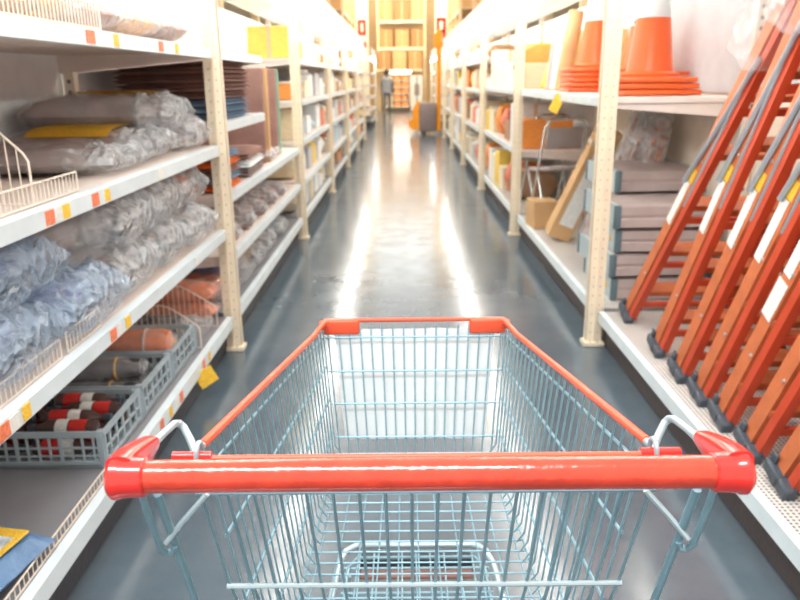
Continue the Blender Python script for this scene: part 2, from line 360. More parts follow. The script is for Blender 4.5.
# ------------------------------------------------------------------ shopping trolley
def cart():
    r = thing('shopping_trolley', 'steel wire shopping trolley with red handle standing in the aisle', 'shopping trolley', (.021, .62, 0))
    oy = .62
    def V(x, y, z): return (x, y-oy, z)
    lerp = lambda a, b, t: a+(b-a)*t
    # frame corner functions: rim (top) and floor edge along the basket
    Y0, Y1 = .745, 1.518
    def rim(y): t = (y-Y0)/(Y1-Y0); return (lerp(.258,.195,t), lerp(.968,.856,t))
    def flo(y): t = (y-.87)/(1.45-.87); return (lerp(.215,.170,t), lerp(.505,.59,t))
    # handle
    MB().tube([V(x, .615, 1.0175) for x in [-.275+.55*k/24 for k in range(25)]], .0155, 32).build('handle', M['red'], r)
    for s in (-1, 1):
        m = MB()
        m.lathe([(.0168,-s*.262),(.0185,-s*.264),(.0190,-s*.278),(.0195,-s*.284),(.0208,-s*.287),(.0208,-s*.292),(.0175,-s*.296),(.010,-s*.2985)][::1], 28, c=V(0,.615,1.017), axis='x')
        cap = m.build('handle_cap', M['redcap'], r)
        # wing: rounded plastic arm running forward from the end of the handle
        w = MB()
        ring = []
        prof = [(.612,.0215,.286,.0125),(.635,.020,.288,.012),(.660,.016,.2885,.011),(.680,.012,.288,.010),(.698,.008,.287,.0085)]
        rings = []
        for (y, hh, xc, wx) in prof:
            zc = 1.016 - (y-.615)*.10 + .002
            rings.append([w.bm.verts.new(Vector(V(-s*(xc) + wx*1.1*math.copysign(abs(math.cos(a))**.6, math.cos(a)), y, zc + hh*math.copysign(abs(math.sin(a))**.6, math.sin(a))))) for a in [2*PI*k/20 for k in range(20)]])
        for a, b in zip(rings, rings[1:]):
            for k in range(20): w.bm.faces.new((a[k], a[(k+1) % 20], b[(k+1) % 20], b[k]))
        w.bm.faces.new(rings[0][::-1]); w.bm.faces.new(rings[-1])
        w.build('cap_arm', M['redcap'], cap)
        # bent tube from arm to basket
        pts = [V(-s*.287,.69,1.006), V(-s*.2875,.74,.999), V(-s*.287,.776,.993), V(-s*.284,.785,.989), V(-s*.280,.786,.984), V(-s*.270,.776,.972), V(-s*.262,.765,.961), V(-s*.257,.755,.952)]
        MB().tube(pts, .0046, 10).build('support_tube', M['tube'], r)
        # red hinge bush and ring behind the handle
        MB().tube([V(-s*.225,.70,.992), V(-s*.266,.70,.992)], .0055, 12).build('hinge_bush', M['redcap'], r)
        rg = [V(-s*.240, .706+.011*math.cos(a), .992+.012*math.sin(a)) for a in [2*PI*k/14 for k in range(14)]]
        MB().tube(rg, .0028, 8, closed=True).build('hinge_ring', M['tube'], r)
        # upright loops under the handle
        loop = [V(-s*.287,.658,.975), V(-s*.287,.664,.955), V(-s*.287,.692,.885), V(-s*.284,.698,.876), V(-s*.278,.700,.876), V(-s*.275,.699,.884)]
        MB().tube(loop, .0038, 8).build('loop_tube', M['chrome'], r)
        MB().tube([V(-s*.276,.672,.965), V(-s*.276,.700,.895), V(-s*.274,.75,.765), V(-s*.262,.84,.55), V(-s*.255,.86,.35), V(-s*.25,.80,.16)], .0047, 10).build('chassis_upright', M['chrome'], r)
        MB().tube([V(-s*.235,.704,.945), V(-s*.262,.700,.915), V(-s*.281,.690,.893)], .0032, 8).build('brace_rod', M['tube'], r)
        # red plastic top rail
        rp = []
        for k in range(18):
            y = .772 + (1.50-.772)*k/17; x, z = rim(y); z += .004
            if k == 17: z += .012; x -= .006
            if k == 16: z += .004
            rp.append(V(-s*x, y, z))
        MB().tube(rp, .0056, 10).build('top_rail', M['redrail'], r)
        x0, z0 = rim(.745); x1, z1 = rim(.79)
        MB().tube([V(-s*.246,.722,.966), V(-s*x0,.745,z0+.002), V(-s*x1,.79,z1+.004)], .0048, 10).build('rail_end', M['tube'], r)
        # side wire panel
        m = MB(); n = 25
        for k in range(n):
            t = k/(n-1); yt = lerp(.775, 1.505, t); yb = lerp(.865, 1.45, t)
            xt, zt = rim(yt); xb, zb = flo(yb)
            m.tube([V(-s*xt,yt,zt), V(-s*(xb+.004),yb,zb+.02), V(-s*(xb-.01),yb,zb)], .0017, 6)
        for f in (.07,.30,.55,.80,1.0):
            pts = []
            for k in range(9):
                t = k/8; yt = lerp(.775, 1.505, t); yb = lerp(.865, 1.45, t); xt, zt = rim(yt); xb, zb = flo(yb)
                pts.append(V(-s*(lerp(xt, xb, f)+.003), lerp(yt, yb, f), lerp(zt, zb, f)))
            m.tube(pts, .0024, 6)
        m.build('side_panel', M['chrome'], r)
    MB().tube([V(-.222,.692,.9935), V(.222,.692,.9935)], .0040, 10).build('flap_bar', M['redrail'], r)
    # front wire panel
    m = MB(); n = 17
    for k in range(n):
        t = k/(n-1)*2-1
        m.tube([V(t*.188,1.515,.862), V(t*.164,1.452,.588)], .0018, 6)
    for f in (.09,.35,.60,.86,1.0):
        hw = lerp(.195,.170,f); y = lerp(1.518,1.452,f); z = lerp(.862,.588,f)
        m.tube([V(-hw,y-.004,z), V(hw,y-.004,z)], .0020, 6)
    fp = m.build('front_panel', M['chrome'], r)
    MB().tube([V(-.13,1.518,.873), V(.13,1.518,.873)], .0045, 10).build('top_rail', M['redrail'], r)
    for s in (-1, 1):
        c = MB().box(V(s*.158,1.518,.859), (.080,.020,.034), bev=.006, seg=3)
        c.tube([V(s*.188,1.515,.862), V(s*.198,1.505,.870), V(s*.195,1.49,.867)], .007, 10)
        c.build('corner_guard', M['redrail'], r)
    # advert board outside the front wires
    b = MB()
    nx, nz = 14, 10; g = []
    for i in range(nx+1):
        row = []
        for j in range(nz+1):
            f = .06+.84*j/nz; hw = lerp(.175,.150,f)*(1+.01*noise.noise(Vector((j*.9,3,1))))
            x = (-1+2*i/nx)*hw; y = lerp(1.527,1.464,f)+.002*noise.noise(Vector((i*.4,j*.4,0))); z = lerp(.868,.588,f)+.002*noise.noise(Vector((i*.5,7,0)))
            row.append(b.bm.verts.new(Vector(V(x,y,z))))
        g.append(row)
    for i in range(nx):
        for j in range(nz): b.bm.faces.new((g[i][j], g[i+1][j], g[i+1][j+1], g[i][j+1]))
    ret = bmesh.ops.solidify(b.bm, geom=b.bm.faces[:], thickness=-.003)
    o = b.build('advert_board', M['board'], r); o['label'] = 'white plastic board behind the front wires'
    # basket floor
    m = MB()
    for k in range(23):
        t = k/22; y = lerp(.87,1.45,t); x, z = flo(y)
        m.tube([V(-x,y,z), V(x,y,z)], .0017, 6)
    for k in range(11):
        t = k/10*2-1
        m.tube([V(t*.20,.87,.503), V(t*.16,1.45,.587)], .0017, 6)
    m.build('basket_floor', M['chrome'], r)
    # rear gate
    m = MB(); n = 18
    for k in range(n):
        t = k/(n-1)*2-1
        m.tube([V(t*.252,.737,.926), V(t*.243,.789,.765), V(t*.212,.872,.515)], .0021, 6)
    m.tube([V(-.257,.735,.928), V(.257,.735,.928)], .0034, 8)
    gate = m.build('rear_gate', M['chrome'], r)
    MB().tube([V(-.246,.786,.765), V(.246,.786,.765)], .0034, 8).build('gate_bar', M['tube'], gate)
    # lower frame
    hoop = [V(-.245,.86,.30), V(-.19,1.25,.30), V(-.178,1.46,.30), V(-.165,1.51,.30), V(-.14,1.535,.30), V(.14,1.535,.30), V(.165,1.51,.30), V(.178,1.46,.30), V(.19,1.25,.30), V(.245,.86,.30)]
    MB().tube(hoop, .0085, 12).build('lower_frame', M['tube'], r)
    h2 = [V(-.16,1.2,.305), V(-.155,1.44,.305), V(-.135,1.48,.305), V(.135,1.48,.305), V(.155,1.44,.305), V(.16,1.2,.305)]
    m = MB().tube(h2, .004, 8)
    for k in range(9):
        x = -.13+.26*k/8; m.tube([V(x,1.0,.305), V(x,1.50,.305)], .0022, 6)
    for k in range(6): m.tube([V(-.165,1.02+.085*k,.302), V(.165,1.02+.085*k,.302)], .0028, 6)
    m.build('lower_tray', M['chrome'], r)
    MB().box(V(0,1.50,.285), (.27,.035,.02), bev=.006, seg=2).build('bumper', M['tyre'], r)
    MB().box(V(0,1.44,.290), (.26,.03,.012), bev=.004).build('tray_lath', nmat('brown_plastic', (.30,.14,.11), .5), r)
    for (x, y) in ((-.155,1.42),(.155,1.42),(-.245,.80),(.245,.80)):
        cs = MB().box(V(x,y,.135), (.05,.05,.008)).prism([(y-oy-.02,.14),(y-oy+.02,.14),(y-oy+.02+.012,.06),(y-oy+.005,.05)], 'x', x-.021, x-.017).prism([(y-oy-.02,.14),(y-oy+.02,.14),(y-oy+.032,.06),(y-oy+.005,.05)], 'x', x+.017, x+.021).tube([V(x,y,.135), V(x,y,.30 if y > 1 else .18)], .008, 10).build('caster', M['tube'], r)
        MB().lathe([(.012,-.013),(.056,-.013),(.0615,-.009),(.0615,.009),(.056,.013),(.012,.013)], 28, c=V(x,y+.017,.062), axis='x').build('wheel', M['tyre'], cs)
    return r
cart()

# ------------------------------------------------------------------ orange stepladders
def ladder(nm_label, L=1.78):
    r = thing('stepladder', nm_label, 'stepladder', (0,0,0), 0, 'orange stepladders leaning in the right bay')
    tn, tf = .125, .075
    def rail(x0, tx, yc, w, th, z0, z1, mt, nm):
        m = MB()
        o = -1 if x0 < .2 else 1
        # channel section: web faces outwards, two flanges inwards
        for (dx, dy, sx, sy) in ((0,0,.004,w), (-o*th/2, w/2-.002, th, .004), (-o*th/2, -w/2+.002, th, .004)):
            a = [(x0+dx-sx/2+tx*z0, yc+dy-sy/2), (x0+dx+sx/2+tx*z0, yc+dy-sy/2), (x0+dx+sx/2+tx*z0, yc+dy+sy/2), (x0+dx-sx/2+tx*z0, yc+dy+sy/2)]
            vb = [m.bm.verts.new(Vector((p[0], p[1], z0))) for p in a]
            vt = [m.bm.verts.new(Vector((p[0]+tx*(z1-z0), p[1], z1))) for p in a]
            m.bm.faces.new(vb[::-1]); m.bm.faces.new(vt)
            for i in range(4): m.bm.faces.new((vb[i], vb[(i+1) % 4], vt[(i+1) % 4], vt[i]))
        return m.build(nm, mt, r, smooth=False)
    for x0, tx in ((0, tn), (.53, -tf)):
        fr = rail(x0, tx, .052, .060, .026, .02, L, M['orange'], 'front_rail')
        rr = rail(x0, tx, -.014, .034, .030, .035, L-.1, M['orange_shade'], 'rear_rail')
        o = -1 if x0 < .2 else 1
        MB().box((x0, .055, .02), (.040,.088,.045), bev=.006).box((x0+o*.003, .078, .05), (.012,.028,.05), bev=.004).build('foot', M['foot'], fr)
        MB().box((x0, -.018, .03), (.042,.056,.045), bev=.006).build('foot', M['foot'], rr)
        for zz in (.3,.62,.95,1.25):
            MB().lathe([(.006,-.004),(.006,.003),(.003,.005)], 10, c=(x0+tx*zz+o*.002,.055-.02,zz), axis='x').build('rivet', M['alu'], fr)
    for k in range(6):
        z = .17+.27*k
        if z > L-.1: break
        xa, xb = tn*z+.003, .53-tf*z-.003
        MB().box(((xa+xb)/2, .052, z), (xb-xa, .070, .030), bev=.003).build('step', M['orange'], r, smooth=False)
        if k % 2 == 0 or k == 1:
            MB().box(((xa+xb)/2, -.02, z-.03), (xb-xa, .012, .032)).build('rear_brace', M['orange_shade'], r, smooth=False)
    # aluminium spreaders
    for x0, tx in ((-.008, tn), (.538, -tf)):
        MB().tube([(x0+tx*.78, .075, .82), (x0+tx*1.10, .03, 1.12), (x0+tx*1.42, -.01, 1.44)], .011, 8).tube([(x0+tx*.80,.005,.74), (x0+tx*1.36,.005,1.36)], .007, 8).build('spreader', M['alu'], r)
    MB().box((tn*L+(.53-(tn+tf)*L)/2, .03, L+.01), (.53-(tn+tf)*L+.07, .15, .05), bev=.01, seg=2).build('top_cap', M['foot'], r)
    def lab(z0, z1, yc, w, mk, nm='rail_label'):
        m = MB(); a = []
        for (y, z) in ((yc-w/2,z0),(yc+w/2,z0),(yc+w/2,z1),(yc-w/2,z1)): a.append((y, z))
        f1 = [m.bm.verts.new(Vector((-.0030+tn*z, y, z))) for y, z in a]; f2 = [m.bm.verts.new(Vector((-.0040+tn*z, y, z))) for y, z in a]
        m.bm.faces.new(f1); m.bm.faces.new(f2[::-1])
        for i in range(4): m.bm.faces.new((f1[i], f1[(i+1) % 4], f2[(i+1) % 4], f2[i]))
        m.build(nm, M[mk], r, smooth=False)
    lab(.60, .83, .062, .045, 'label'); lab(.835, .90, .055, .05, 'ylabel')
    wr = MB().box((.19+tn*.55, .03, 1.60), (.34,.17,.38), bev=.02, seg=3)
    bmesh.ops.subdivide_edges(wr.bm, edges=wr.bm.edges[:], cuts=3, use_grid_fill=True)
    for v in wr.bm.verts: v.co += Vector((1,1,.4))*.014*noise.noise(v.co*9)
    wr.build('plastic_sleeve', M['wrap'], r)
    return r
lad = [(1.11,3.54,.60,'farthest orange stepladder, leaning most, beside the stacked work platforms'),
       (1.105,3.06,.40,'second orange stepladder from the far end of the row'),
       (1.10,2.78,.385,'third orange stepladder from the far end of the row'),
       (1.10,2.56,.38,'fourth orange stepladder from the far end of the row'),
       (1.098,2.355,.38,'fifth orange stepladder from the far end, two white labels on its rail'),
       (1.10,2.14,.39,'sixth orange stepladder from the far end, behind the red handle cap'),
       (1.10,1.93,.40,'seventh orange stepladder from the far end of the row'),
       (1.10,1.70,.40,'nearest orange stepladder, cut by the right edge')]
L0 = None
for i, (x, y, k, lb) in enumerate(lad):
    if L0 is None: L0 = ladder(lb); o = L0
    else: o = dup(L0)
    o['label'] = lb; o.location = (x, y, .197); o.rotation_euler = (math.atan(k), 0, 0)
    if i == 4:
        m = MB(); tn = .125
        a = [(.03,.44),(.09,.44),(.09,.58),(.03,.58)]
        f1 = [m.bm.verts.new(Vector((-.0030+tn*z, y_, z))) for y_, z in a]; f2 = [m.bm.verts.new(Vector((-.0042+tn*z, y_, z))) for y_, z in a]
        m.bm.faces.new(f1); m.bm.faces.new(f2[::-1])
        for q in range(4): m.bm.faces.new((f1[q], f1[(q+1) % 4], f2[(q+1) % 4], f2[q]))
        m.build('rail_label', M['label'], o, smooth=False)

# ------------------------------------------------------------------ folded work platforms (stack)
def platform():
    r = thing('work_platform', '', 'work platform', (0,0,0), 0, 'stacked folded work platforms')
    Lx, Ly, H = .50, .62, .125
    for x in (0, Lx):
        MB().prism([(x-.012,0),(x+.012,0),(x+.012,.03),(x+.004,.04),(x+.004,.085),(x+.012,.095),(x+.012,H),(x-.012,H)], 'y', .02, Ly).build('side_rail', M['step'], r, smooth=False)
        for y in (.01, Ly): MB().box((x,y,H/2), (.036,.028,H+.002), bev=.008, seg=2).build('end_cap', M['stepcap'], r)
    for y in (.02, Ly-.03):
        MB().prism([(y-.012,.008),(y+.015,.008),(y+.015,H-.006),(y-.012,H-.006),(y-.012,.072),(y-.004,.066),(y-.004,.056),(y-.012,.050)], 'x', .015, Lx-.015).build('cross_rail', M['stepface'], r, smooth=False)
    MB().box((Lx/2, Ly/2, H-.008), (Lx-.03, Ly-.06, .014), bev=.003).build('deck_board', M['stepface'], r, smooth=False)
    MB().box((-.0135,.12,.06), (.002,.03,.03)).build('sticker', M['ylabel'], r, smooth=False)
    return r
P0 = None
for i, (x, y, rz, lb) in enumerate([(1.14,3.88,.0,'lowest folded grey work platform in the stack'),(1.12,3.86,.05,'second folded grey work platform from the bottom of the stack'),
        (1.14,3.87,-.03,'third folded grey work platform from the bottom of the stack'),(1.12,3.84,.02,'fourth folded grey work platform from the bottom'),
        (1.22,4.22,.03,'topmost folded grey work platform, set further back')]):
    if P0 is None: P0 = platform(); o = P0
    else: o = dup(P0)
    o['label'] = lb; o.location = (x, y, .196+.134*i); o.rotation_euler = (0,0,rz)

# ------------------------------------------------------------------ traffic cones
def cone():
    r = thing('traffic_cone', '', 'traffic cone', (0,0,0), 0, 'stacked traffic cones')
    b = MB().box((0,0,.014), (.405,.405,.026), bev=.008, seg=2)
    b.build('base', M['cone'], r)
    MB().lathe([(.150,.024),(.152,.045),(.122,.055),(.117,.075),(.086,.32),(.0862,.321)], 32, cap=False).lathe([(.064,.46),(.034,.66),(.03,.70),(.022,.705)], 32, cap=False).build('body', M['cone'], r)
    MB().lathe([(.0862,.32),(.0870,.322),(.066,.458),(.064,.46)], 32, cap=False).build('reflective_band', M['band'], r)
    return r
K0 = None
for (x, y, n, w) in ((1.31,4.10,3,'nearest'),(1.46,4.72,4,'middle'),(1.30,5.22,5,'farthest')):
    for k in range(n):
        if K0 is None: K0 = cone(); o = K0
        else: o = dup(K0)
        o.location = (x+random.uniform(-.006,.006), y+random.uniform(-.006,.006), 1.274+.031*k); o.rotation_euler = (0,0,random.uniform(-.12,.12))
        pos = 'topmost' if k == n-1 else ('bottom' if k == 0 else ORD[k]+' from bottom')
        o['label'] = f'orange traffic cone with white band, {pos} in the {w} stack'

# ------------------------------------------------------------------ goods on the right, second bay
# long flat carton leaning
r = thing('long_carton', 'long brown carton with white printed label leaning beside the chairs', 'carton', (1.10,5.50,.235))
r.rotation_euler = (math.radians(8), math.radians(22), 0)
MB().box((.05,0,.44), (.17,.16,.86), bev=.004).build('box_body', M['card'], r, smooth=False)
MB().box((.06,-.0812,.40), (.11,.002,.56)).build('label_sheet', M['label'], r, smooth=False)
MB().box((.05,0,.74), (.174,.164,.03)).build('tape', M['tape'], r, smooth=False)
# wrapped orange rail bundles
def bundle(lb, loc, ry, rx):
    r = thing('wrapped_stepladder', lb, 'stepladder', loc, 0, 'plastic wrapped stepladders leaning behind the platforms'); r.rotation_euler = (rx, ry, 0)
    for x in (0,.05):
        for y in (-.13,.13):
            MB().box((x,y,.46), (.022,.03,.92), bev=.003).build('rail', M['orange'], r, smooth=False)
    for k in range(4): MB().box((.01,0,.12+.22*k), (.05,.25,.02)).build('step', M['alu'], r, smooth=False)
    w = MB().box((.025,0,.48), (.12,.34,.96), bev=.02, seg=2)
    bmesh.ops.subdivide_edges(w.bm, edges=w.bm.edges[:], cuts=4, use_grid_fill=True)
    for v in w.bm.verts: v.co += Vector((1,1,.3))*.02*noise.noise(v.co*8)
    w.build('plastic_wrap', M['wrap2'], r)
bundle('plastic wrapped ladder leaning next to the long brown carton', (1.24,5.00,.235), math.radians(20), math.radians(4))
bundle('plastic wrapped ladder leaning near the back panel behind the platforms', (1.42,4.82,.205), math.radians(9), math.radians(3))
# folding chairs
def fchair(lb, loc, rz):
    r = thing('folding_chair', lb, 'chair', loc, rz, 'chrome folding chairs on the deck')
    for s in (-1, 1):
        MB().tube([(-.1,s*.20,.01),(.02,s*.20,.42),(.10,s*.19,.78),(.11,s*.16,.83),(.11,s*.10,.85)], .011, 8).build('front_leg', M['chromechair'], r)
        MB().tube([(.16,s*.18,.01),(-.02,s*.18,.44)], .010, 8).build('rear_leg', M['chromechair'], r)
    MB().tube([(.11,-.11,.85),(.11,.11,.85)], .011, 8).build('top_rail', M['chromechair'], r)
    MB().box((.0,0,.45), (.34,.36,.03), rot=Matrix.Rotation(math.radians(-6),3,'Y'), bev=.012, seg=2).build('seat', M['greyseat'], r)
    MB().box((.085,0,.70), (.025,.33,.17), rot=Matrix.Rotation(math.radians(12),3,'Y'), bev=.01, seg=2).build('backrest', M['greyseat'], r)
fchair('chrome folding chair with grey pad standing beside the long carton', (1.28,6.20,.197), 1.9+PI)
fchair('chrome folding chair standing just past the second right post', (1.32,6.98,.197), 1.9+PI)
c = thing('small_carton', 'small brown carton on the deck under the folding chairs', 'carton', (1.13,6.02,.197), .1)
MB().box((0,0,.11), (.20,.24,.22), bev=.004).build('box_body', M['card'], c, smooth=False)
MB().box((0,0,.2205), (.202,.05,.003)).build('tape', M['tape'], c, smooth=False)

# ------------------------------------------------------------------ bags, rolls, cartons : prototypes
def wrapped_bag(name, lb, cat, loc, d, rz, inner, wrap, seed, group, label=None, tail=True):
    r = thing(name, lb, cat, loc, rz, group)
    L, W, H = d
    MB().pillow((-.05*L if tail else 0,0,.004), (L*(.80 if tail else .94),W*.94,H*.92), seed, .018, 16).build('folded_sheet', M[inner], r)
    if tail:
        MB().pillow((-.04*L,0,0), (L*.86,W,H), seed+.5, .012, 22, freq=6).build('plastic_bag', M['wrap' if inner != 'blue_fabric' else wrap], r)
        MB().pillow((.33*L,0,0), (L*.36,W*.92,H*.95), seed+.7, .030, 26, freq=9, sq=2.6).build('crinkled_end', M[wrap], r)
    else:
        MB().pillow((0,0,0), (L,W,H), seed+.5, .02, 26, freq=9).build('plastic_bag', M[wrap], r)
    if label:
        m = MB(); n = 12; g = []
        x0, x1, y0, y1 = label[1:]
        for i in range(n+1):
            row = []
            for j in range(n+1):
                u = x0+(x1-x0)*i/n; v = y0+(y1-y0)*j/n
                prof = (max(0,1-abs(u)**3.5)*max(0,1-abs(v)**3.5))**.42
                row.append(m.bm.verts.new(Vector((u*L/2, v*W/2, .5*H+.5*H*prof+.012))))
            g.append(row)
        for i in range(n):
            for j in range(n): m.bm.faces.new((g[i][j], g[i+1][j], g[i+1][j+1], g[i][j+1]))
        bmesh.ops.solidify(m.bm, geom=m.bm.faces[:], thickness=.002)
        m.build('printed_label', M[label[0]], r)
    return r
G = 'plastic wrapped sheets on the left shelves'
# shelf B (z 1.07): x axis of a bag points to the aisle (+X)
zB = 1.073
wrapped_bag('wrapped_tarpaulin','bottom clear bag of grey striped sheeting on the upper left shelf','wrapped tarpaulin',(-1.24,2.64,zB),(.60,.50,.085),0,'grey_fabric','wrap2',1,G)
wrapped_bag('wrapped_tarpaulin','middle grey tarpaulin with wide orange label on the upper left shelf','wrapped tarpaulin',(-1.25,3.02,zB+.005),(.62,.46,.12),0,'grey_fabric','wrap2',2,G,('ylabel',-.5,.5,-.95,.2))
wrapped_bag('wrapped_tarpaulin','topmost grey tarpaulin with orange label, crinkled end to the aisle','wrapped tarpaulin',(-1.26,3.27,zB+.085),(.64,.46,.165),.02,'grey_fabric','wrap2',3,G,('ylabel',-.55,.62,-.15,.75))
wrapped_bag('wrapped_tarpaulin','clear crinkled bag of grey sheeting beside the near left post','wrapped tarpaulin',(-1.20,3.47,zB),(.58,.34,.15),0,'grey_fabric','wrap2',4,G)
# shelf A (z .655)
zA = .658
specs = [(-1.22,1.72,0,'blue_fabric','wrapblue','lowest blue sheet bag at the near end of the middle shelf'),
         (-1.24,1.80,1,'blue_fabric','wrapblue','upper blue sheet bag at the near end of the middle shelf'),
         (-1.20,2.12,0,'blue_fabric','wrapblue','blue tinted bag spilling over the wire guard of the middle shelf'),
         (-1.26,2.20,1,'grey_fabric','wrap','grey sheet bag above the blue tinted one'),
         (-1.22,2.52,0,'grey_fabric','wrap2','crinkled grey bag low on the middle shelf, above the orange roll'),
         (-1.22,2.58,1,'grey_fabric','wrap2','crinkled grey bag piled high in the centre of the middle shelf'),
         (-1.22,2.92,0,'grey_fabric','wrap2','lower silver bag right of centre on the middle shelf'),
         (-1.24,2.98,1,'grey_fabric','wrap2','upper silver bag right of centre on the middle shelf'),
         (-1.20,3.32,0,'grey_fabric','wrap2','lower clear bag next to the near left post'),
         (-1.24,3.36,1,'orange_fabric','wrap2','clear bag with orange edged sheet next to the near left post')]
for i, (x, y, lay, inn, wr, lb) in enumerate(specs):
    wrapped_bag('wrapped_sheet', lb, 'wrapped sheet', (x,y,zA+.165*lay), (.62,.46,.19), random.uniform(-.05,.05), inn, wr, 10+i, G)
# base deck of the first left bay
zD = .197
p = thing('blue_pack', 'blue bagged pack with orange and white printed card, bottom left', 'pack', (-1.185,1.53,zD), -.2)
MB().pillow((0,0,0), (.50,.36,.09), 40, .008, 16, sq=6).build('bag', nmat('blue_bag', (.09,.20,.38), .35, var=.2, bump=.3), p)
cd = MB().box((.015,-.0,.094), (.40,.27,.006), bev=.002).build('printed_card', M['ylabel'], p, smooth=False)
MB().box((.012,-.012,.098), (.375,.215,.003)).build('card_panel', nmat('printed_panel', (.62,.72,.80), .4, var=.5, nscale=22), cd, smooth=False)

def crate(lb, y, wy=.345):
    r = thing('plastic_crate', lb, 'crate', (-1.228,y,zD), 0, 'grey plastic crates on the bottom left shelf')
    W, D, H = .56, wy, .125; t = .008
    MB().box((0,0,.006), (W,D,.008)).build('crate_bottom', M['crate'], r, smooth=False)
    for s in (-1, 1):
        # lattice walls: long walls across X
        m = MB(); m.box((0,s*(D/2-t/2),H-.010), (W,t,.020)); m.box((0,s*(D/2-t/2),.015), (W,t,.018)); m.box((0,s*(D/2-t/2),H*.55), (W,t*.7,.006)); m.box((0,s*(D/2-t/2),H*.33), (W,t*.7,.005))
        nW = 16
        for k in range(nW+1): m.box((-W/2+W*k/nW, s*(D/2-t/2), H/2), (.006 if k % 4 else .011, t*.8, H-.02))
        m.build('crate_wall', M['crate'], r, smooth=False)
        m = MB(); m.box((s*(W/2-t/2),0,H-.010), (t,D,.020)); m.box((s*(W/2-t/2),0,.015), (t,D,.018)); m.box((s*(W/2-t/2),0,H*.5), (t*.7,D,.008))
        nD = 6
        for k in range(nD+1): m.box((s*(W/2-t/2), -D/2+D*k/nD, H/2), (t*.8, .010, H-.02))
        m.build('crate_wall', M['crate'], r, smooth=False)
        for q in (-1, 1): MB().box((s*(W/2-.012), q*(D/2-.012), H/2), (.026,.026,H+.004), bev=.005, seg=2).build('crate_corner', M['crate'], r)
    pass
    return r
crate('nearest grey plastic crate, filled with brown bottles', 2.275)
crate('middle grey plastic crate, filled with black sheeting', 2.635)
crate('farthest grey plastic crate, holding an orange roll', 2.995)
def bottle(lb):
    r = thing('bottle', lb, 'bottle', (0,0,0), 0, 'brown bottles with red labels in the near crate')
    MB().lathe([(.02,0),(.028,.004),(.029,.012),(.029,.145),(.026,.165),(.014,.185),(.012,.205),(.013,.21)], 18, axis='x').build('bottle_body', M['bottle'], r)
    MB().lathe([(.0295,.03),(.0297,.031),(.0297,.085),(.0295,.086)], 18, axis='x', cap=False).build('red_label', M['redlabel'], r)
    MB().lathe([(.0295,.09),(.0297,.091),(.0297,.13),(.0295,.131)], 18, axis='x', cap=False).build('white_label', M['label'], r)
    MB().lathe([(.0145,.205),(.0150,.206),(.0150,.225),(.012,.228)], 14, axis='x').build('cap', M['foot'], r)
    return r
B0 = None; nb = 0
for row in range(2):
    for k in range(8):
        lay = row; x = -1.49 + .24*(k % 2) + random.uniform(-.005,.02); y = 2.165 + .072*(k//2) + random.uniform(-.004,.004) + (.02 if lay else 0)
        if B0 is None: B0 = bottle(''); o = B0
        else: o = dup(B0)
        side = 'aisle end' if k % 2 else 'back end'
        fl = (k//2+row) % 2; o.location = (x+.02+(.225 if fl else 0)+(.01 if k%2 else 0), y, zD+.041+.056*lay); o.rotation_euler = (random.uniform(0,6), 0, random.uniform(-.05,.05)+(PI if fl else 0))
        o['label'] = f'red labelled brown bottle, {"upper" if lay else "lower"} layer, {ORD[k//2]} row from near wall, {side}'
# black sheeting rolls in the middle crate, orange roll in the third
def roll(lb, loc, L, rad, mt, rz, group, wrap='wrap', cat='roll'):
    r = thing('rolled_sheet', lb, cat, loc, rz, group)
    m = MB(); n = 20; rings = []
    for i in range(n+1):
        x = -L/2+L*i/n; e = 1 if 0 < i < n else .9
        rings.append([m.bm.verts.new(Vector((x, rad*e*(1+.10*noise.noise(Vector((x*9,a,loc[1]))))*math.cos(a), rad*e*.92*(1+.10*noise.noise(Vector((x*9,a+5,loc[1]))))*math.sin(a)+rad))) for a in [2*PI*k/20 for k in range(20)]])
    for a, b in zip(rings, rings[1:]):
        for k in range(20): m.bm.faces.new((a[k], a[(k+1) % 20], b[(k+1) % 20], b[k]))
    m.bm.faces.new(rings[0][::-1]); m.bm.faces.new(rings[-1])
    m.build('sheet', M[mt], r)
    for s in (-1, 1): MB().tube([(s*L*.28, (rad+.003)*math.cos(a), rad+(rad+.003)*math.sin(a)*.94) for a in [2*PI*k/20 for k in range(20)]], .004, 6, closed=True).build('strap', M['yelsheet'] if mt == 'black_bag' else M['label'], r)
    w = MB().pillow((0,0,.0), (L*1.12, rad*2.25, rad*2.1), loc[1], .012, 18, sq=4, freq=14); w.build('plastic_wrap', M[wrap], r)
    return r
gb = 'black sheet rolls in the middle crate'
roll('black rolled sheet nearest in the middle crate', (-1.22,2.55,zD+.012), .44,.045,'black_bag',.05,gb)
roll('black rolled sheet lying farther back in the middle crate', (-1.22,2.655,zD+.012), .44,.045,'black_bag',-.03,gb)
roll('black rolled sheet on top of two others in the middle crate', (-1.20,2.60,zD+.098), .40,.038,'black_bag',.12,gb)
roll('amber folded roll lying on the farthest grey crate', (-1.20,2.93,zD+.06), .42,.060,'orange_fabric',.06,None)
roll('amber roll tucked low in the farthest grey crate', (-1.22,3.06,zD+.014), .42,.045,'yelsheet',.0,None)

